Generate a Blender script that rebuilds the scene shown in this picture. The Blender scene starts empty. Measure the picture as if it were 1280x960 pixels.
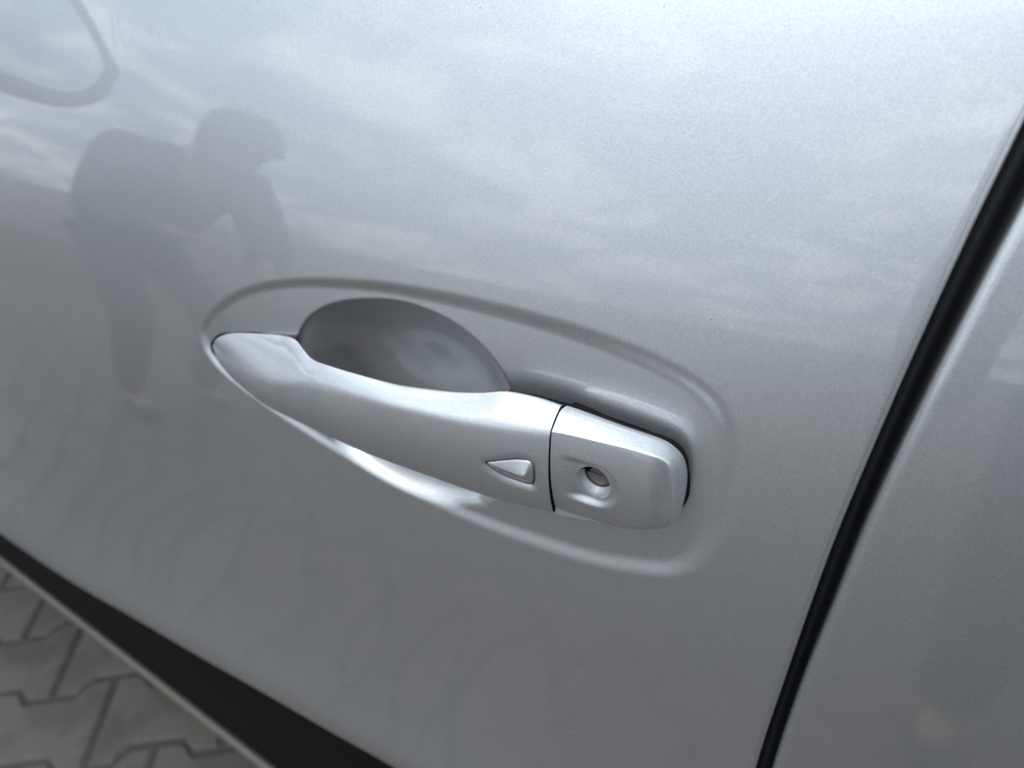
import bpy, bmesh, math, random
import numpy as np
from mathutils import Vector, Matrix, Euler

scene = bpy.context.scene
R = math.radians

# ---------------------------------------------------------------- camera
# world: X towards the rear of the car, Y into the car, Z up, metres
cam_data = bpy.data.cameras.new("camera")
cam = bpy.data.objects.new("camera", cam_data)
scene.collection.objects.link(cam)
CR = Matrix(((0.8606, -0.2361, 0.4513), (0.5017, 0.5453, -0.6715), (-0.0875, 0.8043, 0.5878)))
q = CR.to_quaternion(); q.normalize()
cam.rotation_mode = 'QUATERNION'
cam.rotation_quaternion = q
cam.location = (0, -0.185, 1.105)
cam_data.sensor_width = 36
cam_data.lens = 860 / 1280 * 36
cam_data.clip_start = 0.01
cam_data.clip_end = 3000
cam_data.dof.use_dof = True
cam_data.dof.focus_distance = 0.242
cam_data.dof.aperture_fstop = 8.5
scene.camera = cam

# ---------------------------------------------------------------- sky, sun, exposure
SUN_EL, SUN_AZ = 52, 200
world = bpy.data.worlds.new("World")
scene.world = world
world.use_nodes = True
nt = world.node_tree
nt.nodes.clear()
def N(tree, kind, **kw):
    n = tree.nodes.new(kind)
    for k, v in kw.items():
        setattr(n, k, v)
    return n
wo = N(nt, 'ShaderNodeOutputWorld')
bg = N(nt, 'ShaderNodeBackground')
bg.inputs['Strength'].default_value = 0.10
sky = N(nt, 'ShaderNodeTexSky', sky_type='NISHITA', sun_disc=False)
sky.sun_elevation = R(SUN_EL)
sky.sun_rotation = R(SUN_AZ)
sky.dust_density = 2.0
tc = N(nt, 'ShaderNodeTexCoord')
sep = N(nt, 'ShaderNodeSeparateXYZ')
nt.links.new(tc.outputs['Generated'], sep.inputs[0])
def M(tree, op, a, b=None, c=None, clamp=False):
    n = tree.nodes.new('ShaderNodeMath'); n.operation = op; n.use_clamp = clamp
    for i, v in enumerate((a, b, c)):
        if v is None: continue
        if isinstance(v, (int, float)): n.inputs[i].default_value = v
        else: tree.links.new(v, n.inputs[i])
    return n.outputs[0]
zc = M(nt, 'ADD', M(nt, 'MAXIMUM', sep.outputs[2], 0.0), 0.26)
comb = N(nt, 'ShaderNodeCombineXYZ')
nt.links.new(M(nt, 'DIVIDE', sep.outputs[0], zc), comb.inputs[0])
nt.links.new(M(nt, 'DIVIDE', sep.outputs[1], zc), comb.inputs[1])
def noise(tree, vec, scale, detail=6, rough=0.55, dist=0.0, offs=None):
    n = tree.nodes.new('ShaderNodeTexNoise')
    n.inputs['Scale'].default_value = scale
    n.inputs['Detail'].default_value = detail
    n.inputs['Roughness'].default_value = rough
    n.inputs['Distortion'].default_value = dist
    tree.links.new(vec, n.inputs['Vector'])
    return n.outputs['Fac']
def maprange(tree, v, a, b, c=0.0, d=1.0, smooth=True):
    n = tree.nodes.new('ShaderNodeMapRange')
    if smooth: n.interpolation_type = 'SMOOTHSTEP'
    tree.links.new(v, n.inputs[0])
    for i, x in enumerate((a, b, c, d)): n.inputs[i + 1].default_value = x
    return n.outputs[0]
def mixc(tree, fac, a, b, mode='MIX'):
    n = tree.nodes.new('ShaderNodeMix'); n.data_type = 'RGBA'; n.blend_type = mode
    if isinstance(fac, (int, float)): n.inputs[0].default_value = fac
    else: tree.links.new(fac, n.inputs[0])
    for i, v in ((6, a), (7, b)):
        if isinstance(v, (tuple, list)): n.inputs[i].default_value = (*v[:3], 1)
        else: tree.links.new(v, n.inputs[i])
    return n.outputs[2]
cl1 = noise(nt, comb.outputs[0], 1.3, 9, 0.58, 0.5)
cl2 = noise(nt, comb.outputs[0], 2.5, 9, 0.58, 0.9)
cover = maprange(nt, cl1, 0.41, 0.55)
tone = maprange(nt, cl2, 0.42, 0.59)
cie = M(nt, 'MULTIPLY_ADD', M(nt, 'MAXIMUM', sep.outputs[2], 0.0), 1.15, 0.62)      # overcast skies brighten towards the zenith
cloud0 = mixc(nt, tone, (10.2, 12.0, 13.6), (21.2, 22.0, 22.9))
cloud = N(nt, 'ShaderNodeVectorMath', operation='SCALE')
nt.links.new(cloud0, cloud.inputs[0]); nt.links.new(cie, cloud.inputs[3])
cloud = cloud.outputs[0]
pale = N(nt, 'ShaderNodeVectorMath', operation='SCALE')
pale.inputs[0].default_value = (8.8, 10.9, 12.9); nt.links.new(cie, pale.inputs[3])
gapc = mixc(nt, 0.72, sky.outputs[0], pale.outputs[0])
skyc = mixc(nt, cover, gapc, cloud)
nt.links.new(skyc, bg.inputs['Color'])
nt.links.new(bg.outputs[0], wo.inputs[0])

sun_d = bpy.data.lights.new("sun", 'SUN')
sun_d.energy = 0.7
sun_d.angle = R(18)
sun_d.color = (1.0, 0.96, 0.9)
sun = bpy.data.objects.new("sun", sun_d)
scene.collection.objects.link(sun)
a = R(SUN_AZ)
sdir = Vector((math.sin(a) * math.cos(R(SUN_EL)), math.cos(a) * math.cos(R(SUN_EL)), math.sin(R(SUN_EL))))
sun.rotation_mode = 'QUATERNION'
sun.rotation_quaternion = sdir.to_track_quat('Z', 'Y')

scene.view_settings.view_transform = 'Standard'
scene.view_settings.look = 'None'
scene.view_settings.exposure = -0.20
scene.view_settings.gamma = 1.0
scene.render.resolution_x = 1024
scene.render.resolution_y = 768
scene.render.engine = 'CYCLES'
scene.cycles.max_bounces = 8
scene.cycles.glossy_bounces = 6

# ---------------------------------------------------------------- materials
def new_mat(name):
    m = bpy.data.materials.new(name); m.use_nodes = True
    t = m.node_tree
    b = t.nodes['Principled BSDF']
    return m, t, b
def objcoord(t):
    return t.nodes.new('ShaderNodeTexCoord').outputs['Object']
def bump(t, h, strength, distance, normal=None):
    n = t.nodes.new('ShaderNodeBump')
    n.inputs['Strength'].default_value = strength
    n.inputs['Distance'].default_value = distance
    t.links.new(h, n.inputs['Height'])
    if normal is not None: t.links.new(normal, n.inputs['Normal'])
    return n.outputs[0]

def paint_material(name, smudge, rough=0.40):
    m, t, b = new_mat(name)
    co = objcoord(t)
    fl = t.nodes.new('ShaderNodeTexVoronoi'); fl.inputs['Scale'].default_value = 3200
    t.links.new(co, fl.inputs['Vector'])
    bw = t.nodes.new('ShaderNodeSeparateColor'); t.links.new(fl.outputs['Color'], bw.inputs[0])
    # aluminium flakes: each one slightly different in tone and in tilt
    col = mixc(t, bw.outputs[0], (0.50, 0.513, 0.53), (0.63, 0.645, 0.665))
    # dust specks sitting on the lacquer
    sp = t.nodes.new('ShaderNodeTexVoronoi'); sp.inputs['Scale'].default_value = 70
    t.links.new(co, sp.inputs['Vector'])
    sc = t.nodes.new('ShaderNodeSeparateColor'); t.links.new(sp.outputs['Color'], sc.inputs[0])
    sz = M(t, 'MULTIPLY', M(t, 'GREATER_THAN', sc.outputs[1], 0.45), M(t, 'MULTIPLY_ADD', sc.outputs[2], 0.014, 0.005))
    speck = M(t, 'LESS_THAN', sp.outputs['Distance'], sz)
    col = mixc(t, M(t, 'MULTIPLY', speck, 0.75), col, (0.10, 0.095, 0.09))
    t.links.new(col, b.inputs['Base Color'])
    b.inputs['Metallic'].default_value = 0.93
    b.inputs['Roughness'].default_value = rough
    nb = bump(t, bw.outputs[1], 0.22, 0.00010)
    t.links.new(nb, b.inputs['Normal'])
    b.inputs['Coat Weight'].default_value = 1.0
    b.inputs['Coat IOR'].default_value = 1.72
    pe = noise(t, co, 260, 2, 0.5)
    cn = bump(t, pe, 0.05, 0.00008)
    t.links.new(cn, b.inputs['Coat Normal'])
    if smudge:
        # polishing swirls and dried water marks in the lacquer
        wv = noise(t, co, 7, 3, 0.5, 2.5)
        band = maprange(t, M(t, 'ABSOLUTE', M(t, 'SUBTRACT', wv, 0.5)), 0.0, 0.012, 1.0, 0.0)
        patch = maprange(t, noise(t, co, 3.0, 2, 0.5), 0.5, 0.62)
        rr = M(t, 'MULTIPLY_ADD', M(t, 'MULTIPLY', band, patch), 0.30, 0.022)
        rr = M(t, 'ADD', rr, M(t, 'MULTIPLY', maprange(t, noise(t, co, 22, 5, 0.6), 0.45, 0.8), 0.05))
        t.links.new(rr, b.inputs['Coat Roughness'])
    else:
        b.inputs['Coat Roughness'].default_value = 0.03
    return m
PAINT = paint_material('silver_paint', True)
PAINT2 = paint_material('silver_handle_paint', False, 0.48)

def simple(name, col, rough=0.5, metal=0.0, nscale=60, namp=0.25, bmp=0.0, bdist=0.0005, coat=0.0):
    m, t, b = new_mat(name)
    co = objcoord(t)
    f = noise(t, co, nscale, 5, 0.6)
    c = mixc(t, f, tuple(x * (1 - namp) for x in col), tuple(min(1, x * (1 + namp)) for x in col))
    t.links.new(c, b.inputs['Base Color'])
    b.inputs['Roughness'].default_value = rough
    b.inputs['Metallic'].default_value = metal
    b.inputs['Coat Weight'].default_value = coat
    if name.startswith('black') or name.startswith('gasket_shade'): b.inputs['Specular IOR Level'].default_value = 0.12
    if bmp:
        t.links.new(bump(t, noise(t, co, nscale * 6, 4, 0.6), bmp, bdist), b.inputs['Normal'])
    return m
BLACK_PLASTIC = simple('black_plastic', (0.0035, 0.0035, 0.0035), 0.8, 0, 200, 0.2, 0.2)
RUBBER = simple('rubber', (0.008, 0.009, 0.011), 0.65, 0, 90, 0.2)
GASKET_SHADE = simple('gasket_shade_rubber', (0.012, 0.013, 0.015), 0.7, 0, 90, 0.2)  # dark tone also stands in for the shade round the handle
DARK_INSIDE = simple('dark_inside', (0.012, 0.012, 0.012), 0.8)
TRIM = simple('sill_trim_paint', (0.14, 0.122, 0.105), 0.5, 0.3, 40, 0.15)
BARREL = simple('lock_metal', (0.22, 0.205, 0.19), 0.42, 0.9, 900, 0.3, 0.2, 0.0001)
MIRROR = simple('mirror_glass', (0.85, 0.87, 0.88), 0.01, 1.0, 5, 0.01)
GLASS = simple('dark_window_glass', (0.02, 0.024, 0.024), 0.02, 0.0, 5, 0.05, coat=1.0)

def paver_material():
    m, t, b = new_mat('concrete_paver')
    co = objcoord(t)
    oi = t.nodes.new('ShaderNodeObjectInfo')
    c0 = mixc(t, oi.outputs['Random'], (0.080, 0.068, 0.058), (0.112, 0.096, 0.083))
    big = maprange(t, noise(t, co, 9, 6, 0.65), 0.4, 0.6)
    c1 = mixc(t, big, c0, mixc(t, 0.6, c0, (0.138, 0.120, 0.105)))
    fine = noise(t, co, 500, 3, 0.7)
    c2 = mixc(t, maprange(t, fine, 0.25, 0.75), tuple((0.6,) * 3), tuple((1.25,) * 3))
    c3 = mixc(t, 1.0, c1, c2, 'MULTIPLY')
    st = maprange(t, noise(t, co, 30, 2, 0.5), 0.66, 0.70)
    c4 = mixc(t, M(t, 'MULTIPLY', st, 0.5), c3, (0.07, 0.065, 0.065))
    t.links.new(c4, b.inputs['Base Color'])
    b.inputs['Roughness'].default_value = 0.85
    t.links.new(bump(t, fine, 0.5, 0.0012), b.inputs['Normal'])
    return m
PAVER = paver_material()
SAND = simple('joint_sand', (0.060, 0.053, 0.047), 0.95, 0, 120, 0.4, 0.5, 0.001)
CLOTH_DARK = simple('dark_cloth', (0.045, 0.050, 0.068), 0.9, 0, 40, 0.2)
CLOTH_GREY = simple('grey_cloth', (0.06, 0.065, 0.075), 0.9, 0, 40, 0.2)
CLOTH_MID = simple('faded_denim', (0.085, 0.09, 0.10), 0.9, 0, 40, 0.2)
SKIN = simple('skin', (0.42, 0.26, 0.19), 0.55, 0, 30, 0.1)
HAIR = simple('hair', (0.02, 0.015, 0.012), 0.6, 0, 80, 0.3)
SHOE = simple('shoe', (0.03, 0.03, 0.03), 0.6, 0, 30, 0.2)

# ---------------------------------------------------------------- helpers
def link(o):
    scene.collection.objects.link(o); return o
def mesh_from(name, verts, faces, mat=None, parent=None, smooth=True, angle=None):
    me = bpy.data.meshes.new(name)
    me.from_pydata([tuple(v) for v in verts], [], [tuple(int(i) for i in f) for f in faces])
    return finish(name, me, mat, parent, smooth, angle)
def finish(name, me, mat=None, parent=None, smooth=True, angle=None):
    me.validate(); me.update()
    if mat: me.materials.append(mat)
    if smooth: me.polygons.foreach_set('use_smooth', [True] * len(me.polygons))
    if angle: me.set_sharp_from_angle(angle=R(angle))
    o = link(bpy.data.objects.new(name, me))
    if parent: o.parent = parent
    return o
def grid_faces(nu, nv, closed_v=False, off=0):
    f = []
    for i in range(nu - 1):
        for j in range(nv - 1 + (1 if closed_v else 0)):
            j2 = (j + 1) % nv
            f.append((off + i * nv + j, off + (i + 1) * nv + j, off + (i + 1) * nv + j2, off + i * nv + j2))
    return f
def grid_mesh(name, P, mat, parent=None, flip=False, smooth=True):
    nu, nv = P.shape[:2]
    idx = np.arange(nu * nv).reshape(nu, nv)
    qd = np.stack([idx[:-1, :-1], idx[1:, :-1], idx[1:, 1:], idx[:-1, 1:]], -1).reshape(-1, 4)
    if flip: qd = qd[:, ::-1]
    me = bpy.data.meshes.new(name)
    me.vertices.add(nu * nv); me.vertices.foreach_set('co', P.reshape(-1).astype(np.float32))
    me.loops.add(qd.size); me.loops.foreach_set('vertex_index', qd.reshape(-1).astype(np.int32))
    me.polygons.add(len(qd)); me.polygons.foreach_set('loop_start', np.arange(0, qd.size, 4, dtype=np.int32))
    me.polygons.foreach_set('loop_total', np.full(len(qd), 4, dtype=np.int32))
    return finish(name, me, mat, parent, smooth)
def empty(name, loc=(0, 0, 0)):
    o = link(bpy.data.objects.new(name, None)); o.location = loc; o.empty_display_size = 0.1; return o
def tag(o, label, cat, group=None):
    o['label'] = label; o['category'] = cat
    if group: o['group'] = group
    return o
def curve(pts, xi):
    """smooth cubic through (x, y) knots, monotone-limited"""
    p = np.array(pts, float); p = p[np.argsort(p[:, 0])]
    x, y = p[:, 0], p[:, 1]
    h = np.diff(x); d = np.diff(y) / h
    m = np.empty(len(x)); m[0] = d[0]; m[-1] = d[-1]
    for i in range(1, len(x) - 1):
        if d[i - 1] * d[i] <= 0: m[i] = 0
        else:
            w1, w2 = 2 * h[i] + h[i - 1], h[i] + 2 * h[i - 1]
            m[i] = (w1 + w2) / (w1 / d[i - 1] + w2 / d[i])
    xi = np.asarray(xi, float); xc = np.clip(xi, x[0], x[-1])
    k = np.clip(np.searchsorted(x, xc) - 1, 0, len(x) - 2)
    t = (xc - x[k]) / h[k]
    r = ((1 + 2 * t) * (1 - t) ** 2 * y[k] + t * (1 - t) ** 2 * h[k] * m[k] + t * t * (3 - 2 * t) * y[k + 1] + t * t * (t - 1) * h[k] * m[k + 1])
    return r
def ss(v, a, b):
    t = np.clip((np.asarray(v, float) - a) / (b - a), 0, 1); return t * t * (3 - 2 * t)
def catmull(pts, n, closed=False):
    p = np.array(pts, float); k = len(p)
    if closed: q = np.vstack([p[-1], p, p[0], p[1]]); segs = k
    else: q = np.vstack([2 * p[0] - p[1], p, 2 * p[-1] - p[-2]]); segs = k - 1
    u = np.linspace(0, segs, n, endpoint=not closed)
    i = np.minimum(u.astype(int), segs - 1); t = (u - i)[:, None]
    a, b, c, d = q[i], q[i + 1], q[i + 2], q[i + 3]
    return 0.5 * ((2 * b) + (c - a) * t + (2 * a - 5 * b + 4 * c - d) * t ** 2 + (3 * b - a - 3 * c + d) * t ** 3)
def sdf(X, Z, poly):
    """signed distance to closed polygon, negative inside"""
    shp = X.shape; x = X.ravel(); z = Z.ravel()
    best = np.full(x.shape, 1e9); ins = np.zeros(x.shape, bool)
    n = len(poly)
    for i in range(n):
        x0, z0 = poly[i]; x1, z1 = poly[(i + 1) % n]
        dx, dz = x1 - x0, z1 - z0
        t = np.clip(((x - x0) * dx + (z - z0) * dz) / (dx * dx + dz * dz + 1e-18), 0, 1)
        best = np.minimum(best, (x - x0 - t * dx) ** 2 + (z - z0 - t * dz) ** 2)
        if z1 != z0:
            c = ((z0 > z) != (z1 > z)) & (x < (x1 - x0) * (z - z0) / (z1 - z0) + x0)
            ins ^= c
    d = np.sqrt(best); d[ins] *= -1
    return d.reshape(shp)
def boolean_cut(o, cutter):
    md = o.modifiers.new('cut', 'BOOLEAN'); md.operation = 'DIFFERENCE'; md.solver = 'EXACT'; md.object = cutter
    dg = bpy.context.evaluated_depsgraph_get()
    me = bpy.data.meshes.new_from_object(o.evaluated_get(dg))
    o.modifiers.clear(); old = o.data; o.data = me
    bpy.data.meshes.remove(old)
    bpy.data.objects.remove(cutter)
def close_mesh(o):
    bm = bmesh.new(); bm.from_mesh(o.data)
    bmesh.ops.remove_doubles(bm, verts=bm.verts, dist=2e-6)
    bmesh.ops.dissolve_degenerate(bm, edges=bm.edges, dist=1e-6)
    bmesh.ops.holes_fill(bm, edges=[e for e in bm.edges if e.is_boundary], sides=0)
    bmesh.ops.recalc_face_normals(bm, faces=bm.faces)
    bm.to_mesh(o.data); bm.free()

# ---------------------------------------------------------------- the body side surface
TK = np.array([(0.30,-14),(0.45,-6),(0.51,-4),(0.54,3),(0.58,15),(0.64,16),(0.72,10),(0.80,6.5),(0.85,7),(0.92,11),(1.0,17.5),(1.08,22),(1.2,26),(1.3,28)], float)
_zz = np.linspace(.2, 1.4, 2401)
_tt = np.interp(_zz, TK[:, 0], TK[:, 1])
_tt = np.convolve(np.pad(_tt, 40, 'edge'), np.ones(81) / 81, 'valid')
_yy = np.concatenate([[0], np.cumsum(np.tan(np.radians((_tt[1:] + _tt[:-1]) / 2)) * np.diff(_zz))])
_yy -= np.interp(.95, _zz, _yy)
def S(x, z): return np.interp(z, _zz, _yy) + (np.asarray(x) + .2) ** 2 / 20.0

OVAL = [(-0.3169, 0.9238), (-0.3107, 0.9319), (-0.3002, 0.9405), (-0.2827, 0.9508), (-0.2641, 0.9581), (-0.2418, 0.9639), (-0.2164, 0.9681), (-0.1888, 0.9711), (-0.1636, 0.9721), (-0.1403, 0.9721), (-0.1118, 0.971), (-0.0856, 0.9684), (-0.0641, 0.9643), (-0.0491, 0.9585), (-0.0409, 0.9503), (-0.0369, 0.9376), (-0.0364, 0.9213), (-0.0383, 0.9046), (-0.0432, 0.8911), (-0.0511, 0.8823), (-0.064, 0.8773), (-0.085, 0.8726), (-0.1159, 0.8704), (-0.1412, 0.8701), (-0.1683, 0.8716), (-0.1973, 0.8752), (-0.2281, 0.881), (-0.2607, 0.8891), (-0.2891, 0.8979), (-0.3064, 0.9053), (-0.3158, 0.9139)]
POCKET = [(-0.2439, 0.9368), (-0.2384, 0.9451), (-0.2292, 0.9524), (-0.2162, 0.9585), (-0.1993, 0.963), (-0.1815, 0.9653), (-0.1646, 0.9643), (-0.1506, 0.9607), (-0.1388, 0.9544), (-0.131, 0.9473), (-0.1259, 0.9392), (-0.1238, 0.9279), (-0.1236, 0.9129), (-0.1279, 0.8952), (-0.1396, 0.8825), (-0.1463, 0.8790), (-0.1601, 0.8748), (-0.1793, 0.8735), (-0.1964, 0.8750), (-0.2120, 0.8792), (-0.2242, 0.8850), (-0.2345, 0.8930), (-0.2415, 0.903), (-0.2460, 0.914), (-0.2475, 0.9265)]
oval = catmull(OVAL, 160, True)
pocket = catmull(POCKET, 140, True)
PAD = 0.003
def door_surface(X, Z):
    Y = S(X, Z)
    msk = (X > -.35) & (X < -.02) & (Z > .84) & (Z < .995)
    x, z = X[msk], Z[msk]
    d = sdf(x, z, oval)
    hw = .0028 + .0016 * ss(x, -.28, -.05)           # the embossed edge is softer towards the rear
    e = .0017 * ss(-d, -hw, hw)
    # finger cup: a smooth bowl, steep under its upper edge and rolling out softly below
    cx_, cz_ = -.186, .9215
    pa = np.arctan2(pocket[:, 1] - cz_, pocket[:, 0] - cx_); pr = np.hypot(pocket[:, 0] - cx_, pocket[:, 1] - cz_)
    o_ = np.argsort(pa); pa, pr = pa[o_], pr[o_]
    rb = np.interp(np.arctan2(z - cz_, x - cx_), np.concatenate([pa - 2 * np.pi, pa, pa + 2 * np.pi]), np.tile(pr, 3))
    rho = np.hypot(x - cx_, z - cz_) / rb
    low = ss(z, .906, .878)
    f_ = .045 + .13 * low                                     # softness of the rim
    q_ = 1 + f_ * .5 - rho
    q_ = np.where(q_ < 0, 0, np.where(q_ < f_, q_ * q_ / (2 * f_), q_ - f_ / 2))
    q_ = np.clip(q_, 0, 1)
    dep = (.019 + .30 * np.clip(.960 - z, 0, .075)) * (1 - (1 - q_) ** (3.5 - 1.2 * low)) ** (.79 + .26 * low)
    Y[msk] += e + dep
    return Y

XE = [(0.55, -.0045), (0.70, -.0048), (0.7878, -.0042), (0.8524, -.0019), (0.9097, .001), (0.9653, .0062), (1.0126, .0122), (1.0446, .0173), (1.10, .027), (1.17, .041)]
XR = [(0.55, .0012), (0.70, .0012), (0.7926, .0017), (0.8507, .0034), (0.8863, .0057), (0.9256, .0083), (0.9722, .0135), (1.0094, .0190), (1.0285, .0224), (1.10, .035), (1.17, .049)]
def slope_curve(pts, z):
    return curve(pts, z)
ZB = [(-1.4, 0.5231), (-0.779, 0.5648), (-0.639, 0.5755), (-0.525, 0.5891), (-0.432, 0.5974), (-0.352, 0.605), (-0.284, 0.6097), (-0.224, 0.614), (0.02, 0.6198), (1.2, 0.6098)]

car = empty('car', (0, 0, 0))
tag(car, 'silver car seen close up at its front door handle, parked on grey pavers', 'car')

def panel(name, us, edge, sgn, zs, mat, feature, back_edge_x):
    """us: x lines with 0 at the gap edge; edge: z->x of the gap edge; sgn: +1 if material lies at x<edge"""
    RB = .012; RE = .0022 if sgn > 0 else .003
    # z rows: hem rows below, then panel rows
    Zr = np.array(zs)
    rowsZ = []; 
    U, V = np.meshgrid(us, Zr, indexing='ij')
    w = ss(-sgn * U, .034, 0) if True else 0
    Xe = slope_curve(edge, V)
    X = U + w * (Xe - sgn * RE)
    zb = curve(ZB, X)
    wz = 1 - ss(V, .56, .78)
    Z = V + wz * (zb + RB - .56)
    Y = door_surface(X, Z) if feature else S(X, Z)
    Y = Y + 6.5 * np.maximum(0, zb + RB + .028 - Z) ** 2          # tuck-under along the bottom edge
    P = np.stack([X, Y, Z], -1)
    # bottom roll
    nx, ny = -0.0, -1.0
    rows = []
    for th in np.linspace(0, R(100), 9)[1:]:
        r = P[:, :1].copy()
        r[..., 1] += RB * (1 - math.cos(th)) * .7
        r[..., 2] -= RB * math.sin(th) if th < R(90) else RB
        rows.append(r)
    r = rows[-1].copy(); r[..., 1] += .02; rows.append(r)
    top = P[:, -1:].copy(); top[..., 1] += .02; top[..., 2] += .004
    P = np.concatenate(rows[::-1] + [P, top], axis=1)
    # gap edge roll
    e = P[-1:] if sgn > 0 else P[:1]
    cols = []
    for th in np.linspace(0, R(90), 7)[1:]:
        c = e.copy(); c[..., 0] += sgn * RE * math.sin(th); c[..., 1] += RE * (1 - math.cos(th)); cols.append(c)
    c = cols[-1].copy(); c[..., 1] += .016; cols.append(c)
    c = c.copy(); c[..., 0] -= sgn * .02; cols.append(c)
    P = np.concatenate([P] + cols, 0) if sgn > 0 else np.concatenate(cols[::-1] + [P], 0)
    o = grid_mesh(name, P, mat, car, flip=False)
    return o
fx = np.concatenate([np.arange(-1.36, -.345, .012), np.arange(-.345, -.034, .0008), np.arange(-.034, -.0001, .0017), [0]])
fz = np.concatenate([np.arange(.56, .84, .007), np.arange(.84, .990, .0008), np.arange(.990, 1.172, .006)])
front_door = panel('front_door', fx, XE, 1, fz, PAINT, True, None)
rx = np.concatenate([[0], np.arange(.0017, .04, .0017), np.arange(.04, 1.15, .02)])
rz_ = np.arange(.56, 1.172, .006)
rear_door = panel('rear_door', rx, XR, -1, rz_, PAINT, False, None)
# front wing ahead of the door
wx = np.arange(-2.15, -1.365, .03); wz_ = np.arange(.50, 1.10, .02)
Xw, Zw = np.meshgrid(wx, wz_, indexing='ij')
grid_mesh('front_wing', np.stack([Xw, S(Xw, Zw), Zw], -1), PAINT, car)

# seal and pillar behind the gap
zz = np.linspace(.58, 1.17, 80)
xe = curve(XE, zz); xr = curve(XR, zz)
prof = []
for dx0, dx1, y in ((-.012, 0, .0185), (-.002, 0, .0150), (.0005, 0, .0125), (None, .35, .0112), (None, .55, .0112), (None, .75, .0135), (0, .0015, .0165), (0, .012, .0185)):
    if dx0 is None: x = xe + (xr - xe) * dx1
    elif dx1 == 0: x = xe + dx0
    else: x = xr + dx1
    prof.append(np.stack([x, S(x, zz) + y, zz], -1))
grid_mesh('door_seal', np.array(prof), RUBBER, car)

# belt moulding, side windows and pillar above the doors
def strip_profile(name, prof, x0, x1, mat, parent, nx=2):
    xs = np.linspace(x0, x1, nx)
    P = np.array([[(x, y + (x + .2) ** 2 / 20.0, z) for (y, z) in prof] for x in xs])
    return grid_mesh(name, P, mat, parent)
yb = float(np.interp(1.17, _zz, _yy))
strip_profile('belt_moulding', [(yb + .004, 1.168), (yb - .003, 1.170), (yb - .003, 1.183), (yb + .006, 1.190), (yb + .02, 1.190)], -1.36, 0.03, BLACK_PLASTIC, car, 20)
strip_profile('belt_moulding', [(yb + .004, 1.168), (yb - .003, 1.170), (yb - .003, 1.183), (yb + .006, 1.190), (yb + .02, 1.190)], 0.052, 1.1, BLACK_PLASTIC, car, 20)
strip_profile('side_window', [(yb + .012, 1.186), (yb + .10, 1.36), (yb + .20, 1.50)], -1.1, 0.0, GLASS, car, 20)
strip_profile('side_window', [(yb + .012, 1.186), (yb + .10, 1.36), (yb + .20, 1.50)], 0.10, 1.1, GLASS, car, 20)
strip_profile('door_pillar', [(yb + .008, 1.186), (yb + .096, 1.36), (yb + .196, 1.50)], -.002, .102, BLACK_PLASTIC, car, 3)
strip_profile('roof_rail', [(yb + .19, 1.495), (yb + .185, 1.51), (yb + .23, 1.555), (yb + .32, 1.58), (yb + .6, 1.61)], -1.1, 1.1, PAINT, car, 20)

# sill below the doors: deep black cladding and the trim lip on its outer edge
sx = np.linspace(-1.9, 1.2, 60)
def lip_y(x): return -.007 - .0375 * (x + 1.145) * np.where(x < -.3, 1, 0) - .0375 * .845 * np.where(x >= -.3, 1, 0)
cl = []
for yoff, z, rel in ((.10, .66, 0), (.095, .56, 0), (.085, .45, 0), (.070, .36, 0), (.040, .318, 0), (.010, .302, 1), (.0035, .299, 1)):
    y = lip_y(sx) + (yoff if rel else yoff)
    cl.append(np.stack([sx, y, np.full_like(sx, z)], -1))
sill = grid_mesh('sill_cladding', np.array(cl), BLACK_PLASTIC, car, flip=True)
tr = []
for k in range(13):
    th = R(-100 + 230 * k / 12)
    tr.append(np.stack([sx, lip_y(sx) - .0015 - .0055 * math.cos(th), np.full_like(sx, .296 + .0065 * math.sin(th))], -1))
grid_mesh('sill_trim', np.array(tr), TRIM, sill, flip=True)
under = np.array([np.stack([sx, lip_y(sx) + yo, np.full_like(sx, z)], -1) for yo, z in ((.004, .290), (.012, .265), (.05, .20), (.25, .17), (1.2, .17))])
grid_mesh('underbody', under, DARK_INSIDE, car)

# ---------------------------------------------------------------- door handle: grip
UP = [(-0.3121, -0.001, 0.9196), (-0.3069, -0.001, 0.9239), (-0.2971, -0.0015, 0.9277), (-0.2734, -0.0025, 0.9334), (-0.2539, -0.004, 0.9375), (-0.2418, -0.006, 0.9392), (-0.2337, -0.009, 0.9382), (-0.225, -0.012, 0.9364), (-0.2125, -0.0145, 0.9376), (-0.1973, -0.0155, 0.9384), (-0.1725, -0.0158, 0.9396), (-0.1584, -0.0155, 0.9412), (-0.1447, -0.0152, 0.9431), (-0.1311, -0.015, 0.946), (-0.1185, -0.0145, 0.9491), (-0.1087, -0.014, 0.9493), (-0.0956, -0.0135, 0.9483)]
RI = [(-0.3123, -0.0012, 0.9190), (-0.3046, -0.003, 0.9169), (-0.2955, -0.0055, 0.9159), (-0.2822, -0.009, 0.9158), (-0.256, -0.0145, 0.9191), (-0.2174, -0.02, 0.9291), (-0.1872, -0.0225, 0.9339), (-0.1663, -0.024, 0.9364), (-0.1387, -0.024, 0.9384), (-0.1067, -0.0225, 0.9415), (-0.0955, -0.0215, 0.9431)]
LO = [(-0.3124, -0.001, 0.9184), (-0.3119, -0.0015, 0.9134), (-0.3045, -0.003, 0.9057), (-0.2899, -0.0055, 0.9015), (-0.2615, -0.01, 0.8982), (-0.2241, -0.014, 0.899), (-0.187, -0.0165, 0.8987), (-0.1508, -0.017, 0.8993), (-0.1231, -0.016, 0.8989), (-0.0955, -0.015, 0.9014)]
SPLIT = -0.0968
def cv(T, k, x): return curve([(p[0], p[k]) for p in T], x)
xs = np.concatenate([-.3122 + .0122 * np.linspace(0, 1, 30) ** 2, np.arange(-.2994, SPLIT, .0008), [SPLIT]])
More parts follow.
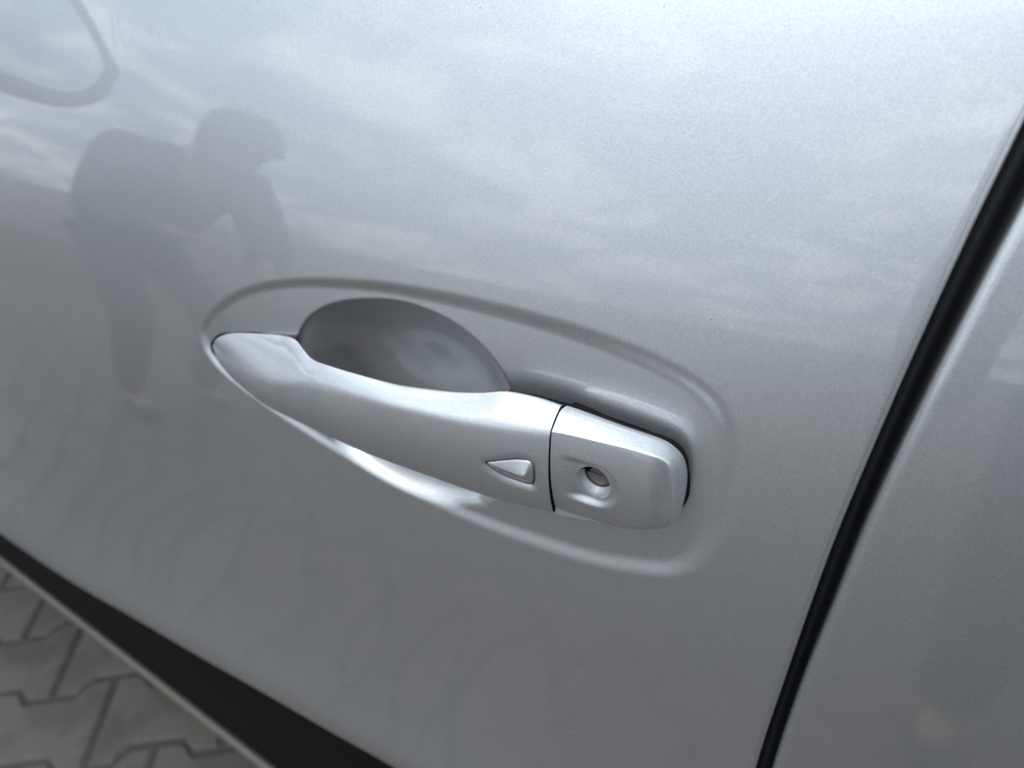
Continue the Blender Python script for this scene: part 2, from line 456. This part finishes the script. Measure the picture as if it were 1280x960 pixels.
def grip_params(x):
    zt, yt = cv(UP, 2, x), cv(UP, 1, x)
    zr, yr = cv(RI, 2, x), cv(RI, 1, x)
    zb, yb_ = cv(LO, 2, x), cv(LO, 1, x)
    free = ss(x, -.2485, -.2275) * (1 - ss(x, -.130, -.115))
    kb = .003 * (1 - free) + (-.0115) * free
    return zt, yt, zr, yr, zb, yb_, kb
def seg(p, q, n, bulge, d, pw=1.0):
    t = 1 - (1 - np.linspace(0, 1, n, endpoint=False)[:, None]) ** pw
    p, q = np.array(p), np.array(q)
    b = 4 * t * (1 - t)
    e = q - p; L = np.hypot(*e); nrm = np.array([-e[1], e[0]]) / (L + 1e-9)
    return p + t * e + b * bulge * nrm * min(1, L / d)
secs = []
for x in xs:
    zt, yt, zr, yr, zb, yb_, kb = [float(v) for v in grip_params(x)]
    H = max(zt - zb, 1e-4)
    k2 = (kb, zt - min(.0105, H * .26)); k1 = (kb, zb + min(.005, H * .15))
    T, Rg, B = (yt, zt), (yr, zr), (yb_, zb)
    s_ = np.concatenate([seg(k2, T, 14, 0, .01, 2.0), seg(T, Rg, 16, -.0007, .008), seg(Rg, B, 52, -.0025, .03), seg(B, k1, 12, -.0005, .01), seg(k1, k2, 14, 0, .01)])
    for it in range(7):
        s_ = .5 * s_ + .25 * (np.roll(s_, 1, 0) + np.roll(s_, -1, 0))
    y = S(x, s_[:, 1]) + PAD + s_[:, 0]
    secs.append(np.stack([np.full(len(s_), x), y, s_[:, 1]], -1))
secs = np.array(secs)
for it in range(6):                                    # fair the surface lengthwise
    secs[1:-1] = .5 * secs[1:-1] + .25 * (secs[:-2] + secs[2:])
nu, nv = secs.shape[:2]
# front face interpolator used for the button and cap
def front_off(x, z):
    zr, yr, zb, yb_ = cv(RI, 2, x), cv(RI, 1, x), cv(LO, 2, x), cv(LO, 1, x)
    v = np.clip((zr - z) / (zr - zb), 0, 1)
    return yr + (yb_ - yr) * v - .0023 * 4 * v * (1 - v)
BUT = np.array([(-0.1235, 0.9211), (-0.1205, 0.923), (-0.1161, 0.9249), (-0.1115, 0.9267), (-0.1077, 0.9276), (-0.1052, 0.9277), (-0.1038, 0.9261), (-0.1037, 0.9218), (-0.1042, 0.918), (-0.1056, 0.9164), (-0.1113, 0.9167), (-0.1175, 0.9179)])
BUTP = catmull(BUT, 60, True)
# soft dimple round the button
fr = secs[:, :, :]
near = (fr[..., 1] - S(fr[..., 0], fr[..., 2]) - PAD) < front_off(fr[..., 0], fr[..., 2]) + .003
d = sdf(secs[..., 0], secs[..., 2], BUTP)
lean = ss(secs[..., 0] * .6 - secs[..., 2], -.1235 * .6 - .9300, -.1035 * .6 - .9150)
secs[..., 1] += np.where(near, (.0005 + .0014 * lean) * np.clip(1 - np.maximum(d, 0) / .0040, 0, 1) ** 1.6, 0)
handle = mesh_from('door_handle', secs.reshape(-1, 3), grid_faces(nu, nv, True) , PAINT2, car)
handle.data.materials.append(BLACK_PLASTIC)                 # the back of the grip is bare black plastic
jj = np.tile(np.arange(nv), nu - 1)
handle.data.polygons.foreach_set('material_index', ((jj > 14 + 16 + 52 + 9) | (jj < 9)).astype(np.int32))
close_mesh(handle)
# recess for the button
def offset_poly(poly, r):
    p = np.array(poly); t = np.roll(p, -1, 0) - np.roll(p, 1, 0)
    t /= np.linalg.norm(t, axis=1)[:, None]
    nrm = np.stack([-t[:, 1], t[:, 0]], -1)
    c = p.mean(0)
    if ((p - c) * nrm).sum() < 0: nrm = -nrm
    return p + r * nrm
def prism(name, poly, y0, y1):
    n = len(poly)
    v = [(x, S(x, z) + PAD + y0, z) for x, z in poly] + [(x, S(x, z) + PAD + y1, z) for x, z in poly]
    f = [tuple(range(n)), tuple(range(2 * n - 1, n - 1, -1))] + [(i, i + n, (i + 1) % n + n, (i + 1) % n) for i in range(n)]
    o = mesh_from(name, v, f, None, None, False)
    bm = bmesh.new(); bm.from_mesh(o.data); bmesh.ops.recalc_face_normals(bm, faces=bm.faces); bm.to_mesh(o.data); bm.free()
    return o
boolean_cut(handle, prism('cutter', offset_poly(BUTP, .0009), -.05, -.0160))
handle.data.polygons.foreach_set('use_smooth', [True] * len(handle.data.polygons))
handle.data.set_sharp_from_angle(angle=R(38))

# the faceted button
apex = np.array([-.1063, .9220])
bp = BUTP; n = len(bp)
rings = [(offset_poly(bp, 0), .0035), (offset_poly(bp, 0), .0011), (offset_poly(bp, -.0003), .0006)]
v = []; f = []
for poly, o_ in rings:
    v += [(x, float(S(x, z) + PAD + front_off(x, z) + o_), z) for x, z in poly]
for k in range(len(rings) - 1):
    f += [(k * n + i, k * n + (i + 1) % n, (k + 1) * n + (i + 1) % n, (k + 1) * n + i) for i in range(n)]
# crown: facets blended a little near their creases
m_ = 10
base = offset_poly(bp, -.0003)
for k in range(1, m_ + 1):
    s_ = k / m_
    for (x, z) in base:
        px, pz = x + (apex[0] - x) * s_, z + (apex[1] - z) * s_
        h = .0026 * min(s_, .93) - .0007
        v.append((px, float(S(px, pz) + PAD + front_off(x, z) * (1 - s_) + front_off(*apex) * s_ - .0001 - h), pz))
b0 = 2 * n
for k in range(m_):
    a0 = b0 + k * n
    f += [(a0 + i, a0 + (i + 1) % n, a0 + n + (i + 1) % n, a0 + n + i) for i in range(n)]
button = mesh_from('unlock_button', v, f, PAINT2, handle)
close_mesh(button)
button.data.polygons.foreach_set('use_smooth', [True] * len(button.data.polygons)); button.data.set_sharp_from_angle(angle=R(50))
# dark shadow gap floor under the button
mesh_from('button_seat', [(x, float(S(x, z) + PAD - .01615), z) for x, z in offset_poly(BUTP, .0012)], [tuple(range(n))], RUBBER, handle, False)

# ---------------------------------------------------------------- lock cover at the rear end of the handle
CAPF = np.array([(SPLIT, -0.0214, 0.9431), (-0.0899, -0.0211, 0.9436), (-0.0792, -0.0207, 0.9439), (-0.0692, -0.02, 0.9439), (-0.0605, -0.0192, 0.9433), (-0.0561, -0.0185, 0.9423), (-0.0537, -0.0178, 0.9397), (-0.0524, -0.0172, 0.9344), (-0.0514, -0.0165, 0.926), (-0.0511, -0.0155, 0.9185), (-0.0523, -0.0145, 0.9134), (-0.0558, -0.014, 0.9098), (-0.0617, -0.014, 0.9071), (-0.0678, -0.0142, 0.9055), (-0.0806, -0.0147, 0.9039), (-0.0889, -0.015, 0.9028), (SPLIT, -0.015, 0.9014)])
RIM = np.array([(SPLIT, -.0136, .9484), (-.090, -.0136, .9483), (-.078, -.0133, .9475), (-.068, -.0128, .9463), (-.0593, -.0118, .9444), (-.0545, -.0108, .9415), (-.0515, -.009, .937), (-.0497, -.0075, .930), (-.0492, -.007, .922), (-.0496, -.007, .915), (-.051, -.0075, .9095), (-.055, -.008, .9062), (-.061, -.008, .9045), (-.067, -.008, .9030), (-.080, -.008, .9020), (-.088, -.008, .9010), (SPLIT, -.008, .9005)])
NT = 240
F_ = catmull(CAPF, NT); Q_ = catmull(RIM, NT)
F_[:, 0] = np.maximum(F_[:, 0], SPLIT); Q_[:, 0] = np.maximum(Q_[:, 0], SPLIT)
BK = Q_.copy(); cc = np.array([-.075, .925])
dirv = BK[:, [0, 2]] - cc; dirv /= np.linalg.norm(dirv, axis=1)[:, None]
BK[:, 0] -= np.where(BK[:, 0] > SPLIT + .0015, dirv[:, 0] * .0018, 0); BK[:, 2] -= dirv[:, 1] * np.where(dirv[:, 1] > 0, .0110, .0018); BK[:, 1] = .003
tgt_z = F_[0, 2] + (F_[-1, 2] - F_[0, 2]) * np.linspace(0, 1, NT)
Tg = np.stack([np.full(NT, SPLIT), cv(RI, 1, SPLIT) * np.ones(NT), tgt_z], -1)
rows = []
for s_ in (0, .33, .66): rows.append(BK + (Q_ - BK) * s_)
for s_ in np.linspace(0, 1, 16, endpoint=False):
    a_, b_ = s_ ** 1.12, 1 - (1 - s_) ** 1.12
    r = Q_.copy(); r[:, 0] += (F_[:, 0] - Q_[:, 0]) * a_; r[:, 2] += (F_[:, 2] - Q_[:, 2]) * a_; r[:, 1] += (F_[:, 1] - Q_[:, 1]) * b_
    rows.append(r)
NI = 70
for s_ in np.linspace(0, 1, NI):
    r = F_ + (Tg - F_) * s_
    rows.append(r)
Cp = np.array(rows)                                         # (ring, t, 3) with y as offset
k0 = 3 + 16
# front face depth: blend between the edge values top-bottom plus a little crown
zF, zL = .9436, .905
topd = curve([(p[0] + i * 1e-6, p[1]) for i, p in enumerate(CAPF[:7])], Cp[k0:, :, 0])
botd = curve([(p[0] - i * 1e-6, p[1]) for i, p in enumerate(CAPF[11:])], Cp[k0:, :, 0])
vv = np.clip((zF - Cp[k0:, :, 2]) / (zF - zL), 0, 1)
crown = topd + (botd - topd) * vv - .0023 * 4 * vv * (1 - vv) * ss(Cp[k0:, :, 0], -.051, -.060)
inw = ss(np.linspace(0, 1, NI), 0, .12)[:, None]
Cp[k0:, :, 1] = Cp[k0:, :, 1] * (1 - inw) + crown * inw if False else F_[None, :, 1] * (1 - inw) + crown * inw
for it in range(9):
    C0 = Cp.copy()
    C0[2:-1] = .5 * Cp[2:-1] + .25 * (Cp[1:-2] + Cp[3:])
    Cp = C0.copy()
    C0[2:-1, 1:-1] = .5 * Cp[2:-1, 1:-1] + .25 * (Cp[2:-1, :-2] + Cp[2:-1, 2:])
    Cp = C0
Cp[:, 0, 0] = SPLIT; Cp[:, -1, 0] = SPLIT
HC = np.array([-.0799, .9243]); HRX, HRZ = .0070, .0073
# dished finger rest leading from the left into the key hole
dx = Cp[..., 0] - HC[0]; dz = Cp[..., 2] - HC[1] - np.clip(-dx, 0, .02) * .05
cx = np.where(dx < 0, 0, dx)
rad = np.hypot(cx, dz)
radf = np.where(dx < 0, np.abs(dz), rad)
prof_ = 1 - ss(radf, HRZ * .98, HRZ * .98 + .0036)
ramp = 1 - ss(-dx, .003, .0148)
is_front = np.zeros(Cp.shape[:2], bool); is_front[k0 - 1:] = True
Cp[..., 1] += np.where(is_front, .0021 * prof_ * ramp * (1 - .30 * ss(dx, -.002, .006)), 0)
Y = S(Cp[..., 0], Cp[..., 2]) + PAD + Cp[..., 1]
CW = np.stack([Cp[..., 0], Y, Cp[..., 2]], -1)
CW[..., 0] += .00065                                        # the fine gap between grip and cover
cover_o = mesh_from('lock_cover', CW.reshape(-1, 3), grid_faces(CW.shape[0], NT), PAINT2, car)
cover_o.data.materials.append(BLACK_PLASTIC)
cover_o.data.polygons.foreach_set('material_index', (np.repeat(np.arange(CW.shape[0] - 1), NT - 1) < 3).astype(np.int32))
close_mesh(cover_o)
def cyl(name, c, rx_, rz2, y0, y1, n=96, mat=None, parent=None, angle=40):
    """round bar along Y between offsets y0 (outer) and y1 (inner)"""
    yc = float(S(c[0], c[1])) + PAD
    v = []; f = []
    for y in (y0, y1):
        v += [(c[0] + rx_ * math.cos(2 * math.pi * i / n), yc + y, c[1] + rz2 * math.sin(2 * math.pi * i / n)) for i in range(n)]
    f = [tuple(range(n)), tuple(range(2 * n - 1, n - 1, -1))] + [(i, (i + 1) % n, (i + 1) % n + n, i + n) for i in range(n)]
    o = mesh_from(name, v, f, mat, parent, True, angle)
    bm = bmesh.new(); bm.from_mesh(o.data); bmesh.ops.recalc_face_normals(bm, faces=bm.faces); bm.to_mesh(o.data); bm.free()
    o.data.set_sharp_from_angle(angle=R(angle))
    return o
BC = (HC[0] + .0003, HC[1] + .0006)
boolean_cut(cover_o, cyl('cutter', HC, HRX, HRZ, -.05, -.0142))
boolean_cut(cover_o, cyl('cutter', BC, .0056, .0056, -.05, -.0070))
cover_o.data.polygons.foreach_set('use_smooth', [True] * len(cover_o.data.polygons))
cover_o.data.set_sharp_from_angle(angle=R(40))

# lock barrel inside the hole: black ring, rotor face with its key slit and hinged dust flap
cyl('barrel_ring', BC, .00559, .00559, -.0124, -.0068, 64, RUBBER, cover_o)
yc = float(S(*BC)) + PAD
def half_disc(name, sgn, r, y_a, y_b, gap):
    pts = []
    for i in range(25):
        th = math.pi * i / 24
        pts.append((r * math.cos(th), r * math.sin(th) * sgn))
    pts = [(x, z if abs(z) > gap else sgn * gap) for x, z in pts]
    rot = R(-3)
    v = []
    for yy_ in (0, .0015):
        for x, z in pts:
            xx, zz_ = x * math.cos(rot) - z * math.sin(rot), x * math.sin(rot) + z * math.cos(rot)
            tl = y_a + (y_b - y_a) * abs(z) / r
            v.append((BC[0] + xx, yc + tl + yy_, BC[1] + zz_))
    m = len(pts)
    f = [tuple(range(m)), tuple(range(2 * m - 1, m - 1, -1))] + [(i, (i + 1) % m, (i + 1) % m + m, i + m) for i in range(m)]
    o = mesh_from(name, v, f, BARREL, cover_o, False)
    bm = bmesh.new(); bm.from_mesh(o.data); bmesh.ops.recalc_face_normals(bm, faces=bm.faces); bm.to_mesh(o.data); bm.free()
    return o
half_disc('lock_rotor', -1, .0049, -.0133, -.0137, .00042)
half_disc('key_flap', 1, .0049, -.0138, -.0131, .00042)

# dark rubber under the handle; also paints its shadow band on the door skin
def gasket_shade(up, low, xs_, y, m):
    top = [(x, float(up(x)) + m) for x in xs_]
    bot = [(x, float(low(x))) for x in xs_][::-1]
    poly = np.array(top + bot)
    return poly
def gasket_shade_mesh(poly, h):
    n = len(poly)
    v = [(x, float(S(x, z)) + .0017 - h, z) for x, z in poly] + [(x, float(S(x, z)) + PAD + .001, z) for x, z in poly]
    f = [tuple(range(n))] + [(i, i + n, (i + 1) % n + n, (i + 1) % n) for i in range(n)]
    return mesh_from('gasket_shade', v, f, GASKET_SHADE, handle, False)
g1 = [(-.3118, .9200), (-.3050, .9252), (-.2960, .9281), (-.2740, .9330), (-.2560, .9350), (-.2475, .9345), (-.2455, .925), (-.2470, .905), (-.2560, .8915), (-.2680, .8880), (-.2780, .8884), (-.2880, .8917), (-.2980, .8955), (-.3060, .9000), (-.3115, .9050), (-.3138, .9110), (-.3140, .9165)]
g1 = catmull(g1, 90, True)
gasket_shade_mesh(g1, .0004)
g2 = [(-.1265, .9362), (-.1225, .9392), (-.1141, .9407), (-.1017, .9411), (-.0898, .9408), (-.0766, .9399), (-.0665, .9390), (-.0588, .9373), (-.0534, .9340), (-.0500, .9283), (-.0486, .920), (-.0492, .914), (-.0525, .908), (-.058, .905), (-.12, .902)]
gasket_shade_mesh(catmull(g2, 70, True), .0004)

# ---------------------------------------------------------------- exterior mirror (seen mirrored in the door skin)
def mirror_outline(n, s=1.0, cy=-.135, cz=1.172):
    pts = []
    for i in range(n):
        th = 2 * math.pi * i / n
        c, s_ = math.cos(th), math.sin(th)
        e = 2 / 2.7
        y = -math.copysign(abs(c) ** e, c) * .115
        z = math.copysign(abs(s_) ** e, s_) * (.082 - .012 * c)
        if z > 0: z *= 1 - .62 * max(0, -y / .115 + .1) ** 1.3
        pts.append((cy + y * s, cz + z * s))
    return pts
rows = []
for s_, dx_ in ((.775, -.006), (.785, .003), (.84, .008), (.96, .006), (1.0, 0), (1.02, -.02), (.98, -.05), (.85, -.085), (.6, -.11), (.25, -.122), (.02, -.124)):
    rows.append([(-.86 + dx_ + (y + .135) * .25, y, z) for y, z in mirror_outline(64, s_)])
P = np.array(rows)
mh = mesh_from('mirror_housing', P.reshape(-1, 3), grid_faces(P.shape[0], 64, True), simple('mirror_shell', (.06, .06, .07), .5), car)
pts = mirror_outline(64, .78)
mesh_from('mirror_pane', [(-.8555 + (y + .135) * .25, y, z) for y, z in pts], [tuple(range(64))], MIRROR, mh, False)
rows = [[(-.90 + .03 * math.cos(t) , yy_, 1.12 + .02 * math.sin(t) + yy_ * .1) for t in np.linspace(0, 2 * math.pi, 16, endpoint=False)] for yy_ in np.linspace(-.08, .10, 6)]
P = np.array(rows); mesh_from('mirror_arm', P.reshape(-1, 3), grid_faces(6, 16, True), BLACK_PLASTIC, mh)

# ---------------------------------------------------------------- ground and pavers
g = mesh_from('ground', [(-400, -400, -.0050), (400, -400, -.0050), (400, 400, -.0050), (-400, 400, -.0050)], [(0, 1, 2, 3)], SAND, None, False)
g['kind'] = 'structure'
u = np.array([.804, .596]); u /= np.linalg.norm(u); w = np.array([u[1], -u[0]])
LP, PW, ST = .223, .140, .0135        # block length, row pitch, half step of the interlocking side
def paver_mesh():
    gap = .0022; L = LP / 2 - gap; c = .012
    q1 = LP / 4
    def half(t, side):
        # half width at position t along the block: flange at the ends, waist in the middle
        return PW / 2 + (ST if abs(t) > q1 else -ST) - gap
    top = [(-L, PW / 2 + ST - gap), (-q1 - c, PW / 2 + ST - gap), (-q1 + c, PW / 2 - ST - gap), (q1 - c, PW / 2 - ST - gap), (q1 + c, PW / 2 + ST - gap), (L, PW / 2 + ST - gap)]
    out = top + [(x, -y) for x, y in reversed(top)]
    n = len(out)
    v = []; ch = .0085
    ctr = [(x, y) for x, y in out]
    def inset(p, r):
        x, y = p
        return (x - math.copysign(r, x) * (1 if abs(abs(x) - L) < 1e-6 else 0), y - math.copysign(r, y))
    for (r, z) in ((0, -.03), (0, -.0075), (.0030, -.0036), (ch, 0)):
        v += [(*inset(p, r), z) for p in out]
    f = []
    for k in range(3):
        f += [(k * n + i, (k + 1) * n + i, (k + 1) * n + (i + 1) % n, k * n + (i + 1) % n) for i in range(n)]
    f += [tuple(3 * n + i for i in (0, 1, 2, 9, 10, 11)), tuple(3 * n + i for i in (2, 3, 8, 9)), tuple(3 * n + i for i in (3, 4, 5, 6, 7, 8))]
    me = bpy.data.meshes.new('paver'); me.from_pydata(v, [], f); me.materials.append(PAVER)
    bm = bmesh.new(); bm.from_mesh(me); bmesh.ops.recalc_face_normals(bm, faces=bm.faces); bm.to_mesh(me); bm.free()
    return me
pm = paver_mesh()
rnd = random.Random(3)
ang = math.atan2(u[1], u[0])
cells = []
for r_ in range(-40, 40):
    wc = -.695 + PW * r_
    base = -.958 + LP / 2 if r_ % 2 == 0 else -.8475 + LP / 2
    for k in range(-40, 40):
        uc = base + LP * k
        p = u * uc + w * wc
        cells.append((np.hypot(p[0] + .95, p[1] + .25), p))
cells.sort(key=lambda c: c[0])
rest_v, rest_f = [], []
base_v = [tuple(v.co) for v in pm.vertices]; base_f = [tuple(p.vertices) for p in pm.polygons]
for i, (dd, p) in enumerate(cells):
    if i < 290:
        o = link(bpy.data.objects.new('paver', pm))
        o.parent = g
        o.location = (p[0], p[1], rnd.uniform(-.0012, .0012))
        o.rotation_euler = (rnd.gauss(0, .004), rnd.gauss(0, .004), ang + rnd.gauss(0, .004))
    elif dd < 4.2:
        ca, sa = math.cos(ang), math.sin(ang); dz_ = rnd.uniform(-.0012, .0012); o0 = len(rest_v)
        rest_v += [(p[0] + x * ca - y * sa, p[1] + x * sa + y * ca, z + dz_) for x, y, z in base_v]
        rest_f += [tuple(o0 + j for j in fc) for fc in base_f]
o = mesh_from('paver_field', rest_v, rest_f, PAVER, g, False); o['kind'] = 'stuff'
far = mesh_from('far_paving', [(-400, -400, -.0045), (400, -400, -.0045), (400, -4.2, -.0045), (-400, -4.2, -.0045)], [(0, 1, 2, 3)], PAVER, None, False)
far['kind'] = 'structure'

# ---------------------------------------------------------------- people (met only as reflections in the paint)
def skin_mesh(name, joints, edges, mat, parent, root=0, sub=1):
    me = bpy.data.meshes.new(name)
    keys = list(joints); ix = {k: i for i, k in enumerate(keys)}
    me.from_pydata([joints[k][0] for k in keys], [(ix[a], ix[b]) for a, b in edges], [])
    o = link(bpy.data.objects.new(name, me))
    md = o.modifiers.new('s', 'SKIN'); md.use_smooth_shade = True
    for k in keys:
        sv = me.skin_vertices[0].data[ix[k]]; r = joints[k][1]; sv.radius = (r, r) if not isinstance(r, tuple) else r
    me.skin_vertices[0].data[root].use_root = True
    sb = o.modifiers.new('d', 'SUBSURF'); sb.levels = sub; sb.render_levels = sub
    dg = bpy.context.evaluated_depsgraph_get()
    nm = bpy.data.meshes.new_from_object(o.evaluated_get(dg))
    o.modifiers.clear(); o.data = nm; nm.materials.clear(); nm.materials.append(mat)
    nm.polygons.foreach_set('use_smooth', [True] * len(nm.polygons))
    o.parent = parent
    return o
def person(J, loc, rz, label, jacket, trousers, hat=False, bulk=.022):
    root = empty('person', loc); root.rotation_euler = (0, 0, rz)
    tag(root, label, 'person')
    body = {}; ed = []
    V3 = lambda a: Vector(J[a]) if a in J else Vector(body[a][0])
    def add(k, p, r, par=None):
        body[k] = (tuple(p), r)
        if par: ed.append((par, k))
    add('pelvis', J['pelvis'], .10)
    add('waist', V3('pelvis').lerp(V3('chest'), .5), .095, 'pelvis'); add('chest', J['chest'], .115, 'waist')
    add('neck', J['neck'], .055, 'chest'); add('jaw', V3('neck').lerp(V3('head'), .55), .058, 'neck'); add('head', J['head'], .088, 'jaw')
    add('crown', V3('head') + (V3('head') - V3('neck')).normalized() * .07, .065, 'head')
    for s_ in 'lr':
        add('sh' + s_, J['sh' + s_], .052, 'chest'); add('el' + s_, J['el' + s_], .040, 'sh' + s_); add('wr' + s_, J['wr' + s_], .026, 'el' + s_)
        d_ = (V3('wr' + s_) - V3('el' + s_)).normalized(); sd = d_.cross(Vector((0, 0, 1)))
        sd = sd.normalized() if sd.length > .1 else Vector((1, 0, 0))
        add('pa' + s_, V3('wr' + s_) + d_ * .05, .024, 'wr' + s_)
        for k, (o_, L_) in enumerate(((-.03, .062), (-.010, .075), (.010, .080), (.030, .070))):
            b0_ = V3('pa' + s_) + sd * o_ + d_ * .035
            add(f'f{k}a' + s_, b0_, .0095, 'pa' + s_)
            add(f'f{k}b' + s_, b0_ + d_ * L_ * .6 + Vector((0, 0, -.008)), .0085, f'f{k}a' + s_)
            add(f'f{k}c' + s_, b0_ + d_ * L_ + Vector((0, 0, -.024)), .0075, f'f{k}b' + s_)
        add('t0' + s_, V3('wr' + s_) + d_ * .03 - sd * .034, .011, 'wr' + s_); add('t1' + s_, V3('wr' + s_) + d_ * .07 - sd * .055, .009, 't0' + s_)
        add('hip' + s_, J['hip' + s_], .085, 'pelvis'); add('kn' + s_, J['kn' + s_], .058, 'hip' + s_); add('an' + s_, J['an' + s_], .040, 'kn' + s_)
        add('toe' + s_, Vector(J['an' + s_]) + Vector((0, .13, -.045)), .034, 'an' + s_)
    skin_mesh('body', body, ed, SKIN, root)
    # nose and ears
    def pick(keys_, grow, edges_, name, mat):
        jj = {k: (body[k][0], body[k][1] + grow) for k in keys_}
        skin_mesh(name, jj, edges_, mat, root)
    pick(['pelvis', 'waist', 'chest', 'shl', 'ell', 'wrl', 'shr', 'elr', 'wrr'], bulk, [('pelvis', 'waist'), ('waist', 'chest'), ('chest', 'shl'), ('shl', 'ell'), ('ell', 'wrl'), ('chest', 'shr'), ('shr', 'elr'), ('elr', 'wrr')], 'jacket', jacket)
    pick(['pelvis', 'hipl', 'knl', 'anl', 'hipr', 'knr', 'anr'], .018, [('pelvis', 'hipl'), ('hipl', 'knl'), ('knl', 'anl'), ('pelvis', 'hipr'), ('hipr', 'knr'), ('knr', 'anr')], 'trousers', trousers)
    for s_ in 'lr':
        skin_mesh('shoe', {'a': (tuple(V3('an' + s_) + Vector((0, -.05, -.05))), .045), 'b': (tuple(V3('an' + s_) + Vector((0, .06, -.055))), .046), 'c': (tuple(V3('an' + s_) + Vector((0, .16, -.062))), .036)}, [('a', 'b'), ('b', 'c')], SHOE, root)
    hd = V3('head'); up_ = (V3('head') - V3('neck')).normalized()
    bm = bmesh.new(); bmesh.ops.create_uvsphere(bm, u_segments=24, v_segments=16, radius=.108)
    for v_ in list(bm.verts):
        if v_.co.z < -.02 and v_.co.y > 0.0: bm.verts.remove(v_)
    me = bpy.data.meshes.new('hair'); bm.to_mesh(me); bm.free(); me.materials.append(HAIR)
    ho = link(bpy.data.objects.new('hair', me)); ho.parent = root; ho.location = hd + up_ * .035 + Vector((0, -.015, 0))
    if hat:
        vv_ = []; ff_ = []
        for i, (rr_, hh_) in enumerate(((.113, 0), (.115, .03), (.104, .07), (.075, .098), (.03, .110))):
            vv_ += [(rr_ * math.cos(2 * math.pi * j / 28), rr_ * math.sin(2 * math.pi * j / 28), hh_) for j in range(28)]
        for i in range(4): ff_ += [(i * 28 + j, i * 28 + (j + 1) % 28, (i + 1) * 28 + (j + 1) % 28, (i + 1) * 28 + j) for j in range(28)]
        ff_.append(tuple(4 * 28 + j for j in range(28)))
        b_ = len(vv_)
        for j in range(15):
            th_ = math.pi * j / 14
            vv_ += [(.108 * math.cos(th_), .108 * math.sin(th_), .004), (.100 * math.cos(th_), .100 * math.sin(th_) + .085 * math.sin(th_), -.014)]
        ff_ += [(b_ + 2 * j, b_ + 2 * j + 1, b_ + 2 * j + 3, b_ + 2 * j + 2) for j in range(14)]
        co_ = mesh_from('cap', vv_, ff_, jacket, root); co_.location = hd + up_ * .045
    return root

# bending over by the front of the car, one arm stretched forward (faces +Y before turning)
bend = dict(pelvis=(0, -.20, .82), chest=(0, .16, 1.14), neck=(0, .27, 1.22), head=(.02, .37, 1.26), shl=(-.19, .20, 1.16), shr=(.19, .20, 1.16),
            ell=(-.25, .24, .92), wrl=(-.12, .42, .92), elr=(.25, .28, .92), wrr=(.16, .42, .86), hipl=(-.10, -.20, .79), hipr=(.10, -.20, .79),
            knl=(-.15, .16, .52), knr=(.15, .12, .50), anl=(-.16, -.14, .09), anr=(.16, -.18, .09))
person(bend, (-1.95, -1.02, 0), R(-78), 'person in dark jacket and cap crouching forward beside the front wing', CLOTH_DARK, CLOTH_MID, True, .045)
stand = dict(pelvis=(0, 0, .96), chest=(0, .02, 1.32), neck=(0, .03, 1.50), head=(0, .07, 1.63), shl=(-.19, .02, 1.40), shr=(.19, .02, 1.40),
             ell=(-.28, .0, 1.13), wrl=(-.29, .06, .88), elr=(.28, .0, 1.13), wrr=(.29, .06, .88), hipl=(-.10, 0, .91), hipr=(.10, 0, .91),
             knl=(-.12, .03, .50), knr=(.12, .03, .50), anl=(-.12, -.02, .09), anr=(.12, -.02, .09))
person(stand, (.40, -.92, 0), R(12), 'person in grey jacket standing upright facing the rear door', CLOTH_GREY, CLOTH_DARK, False, .04)
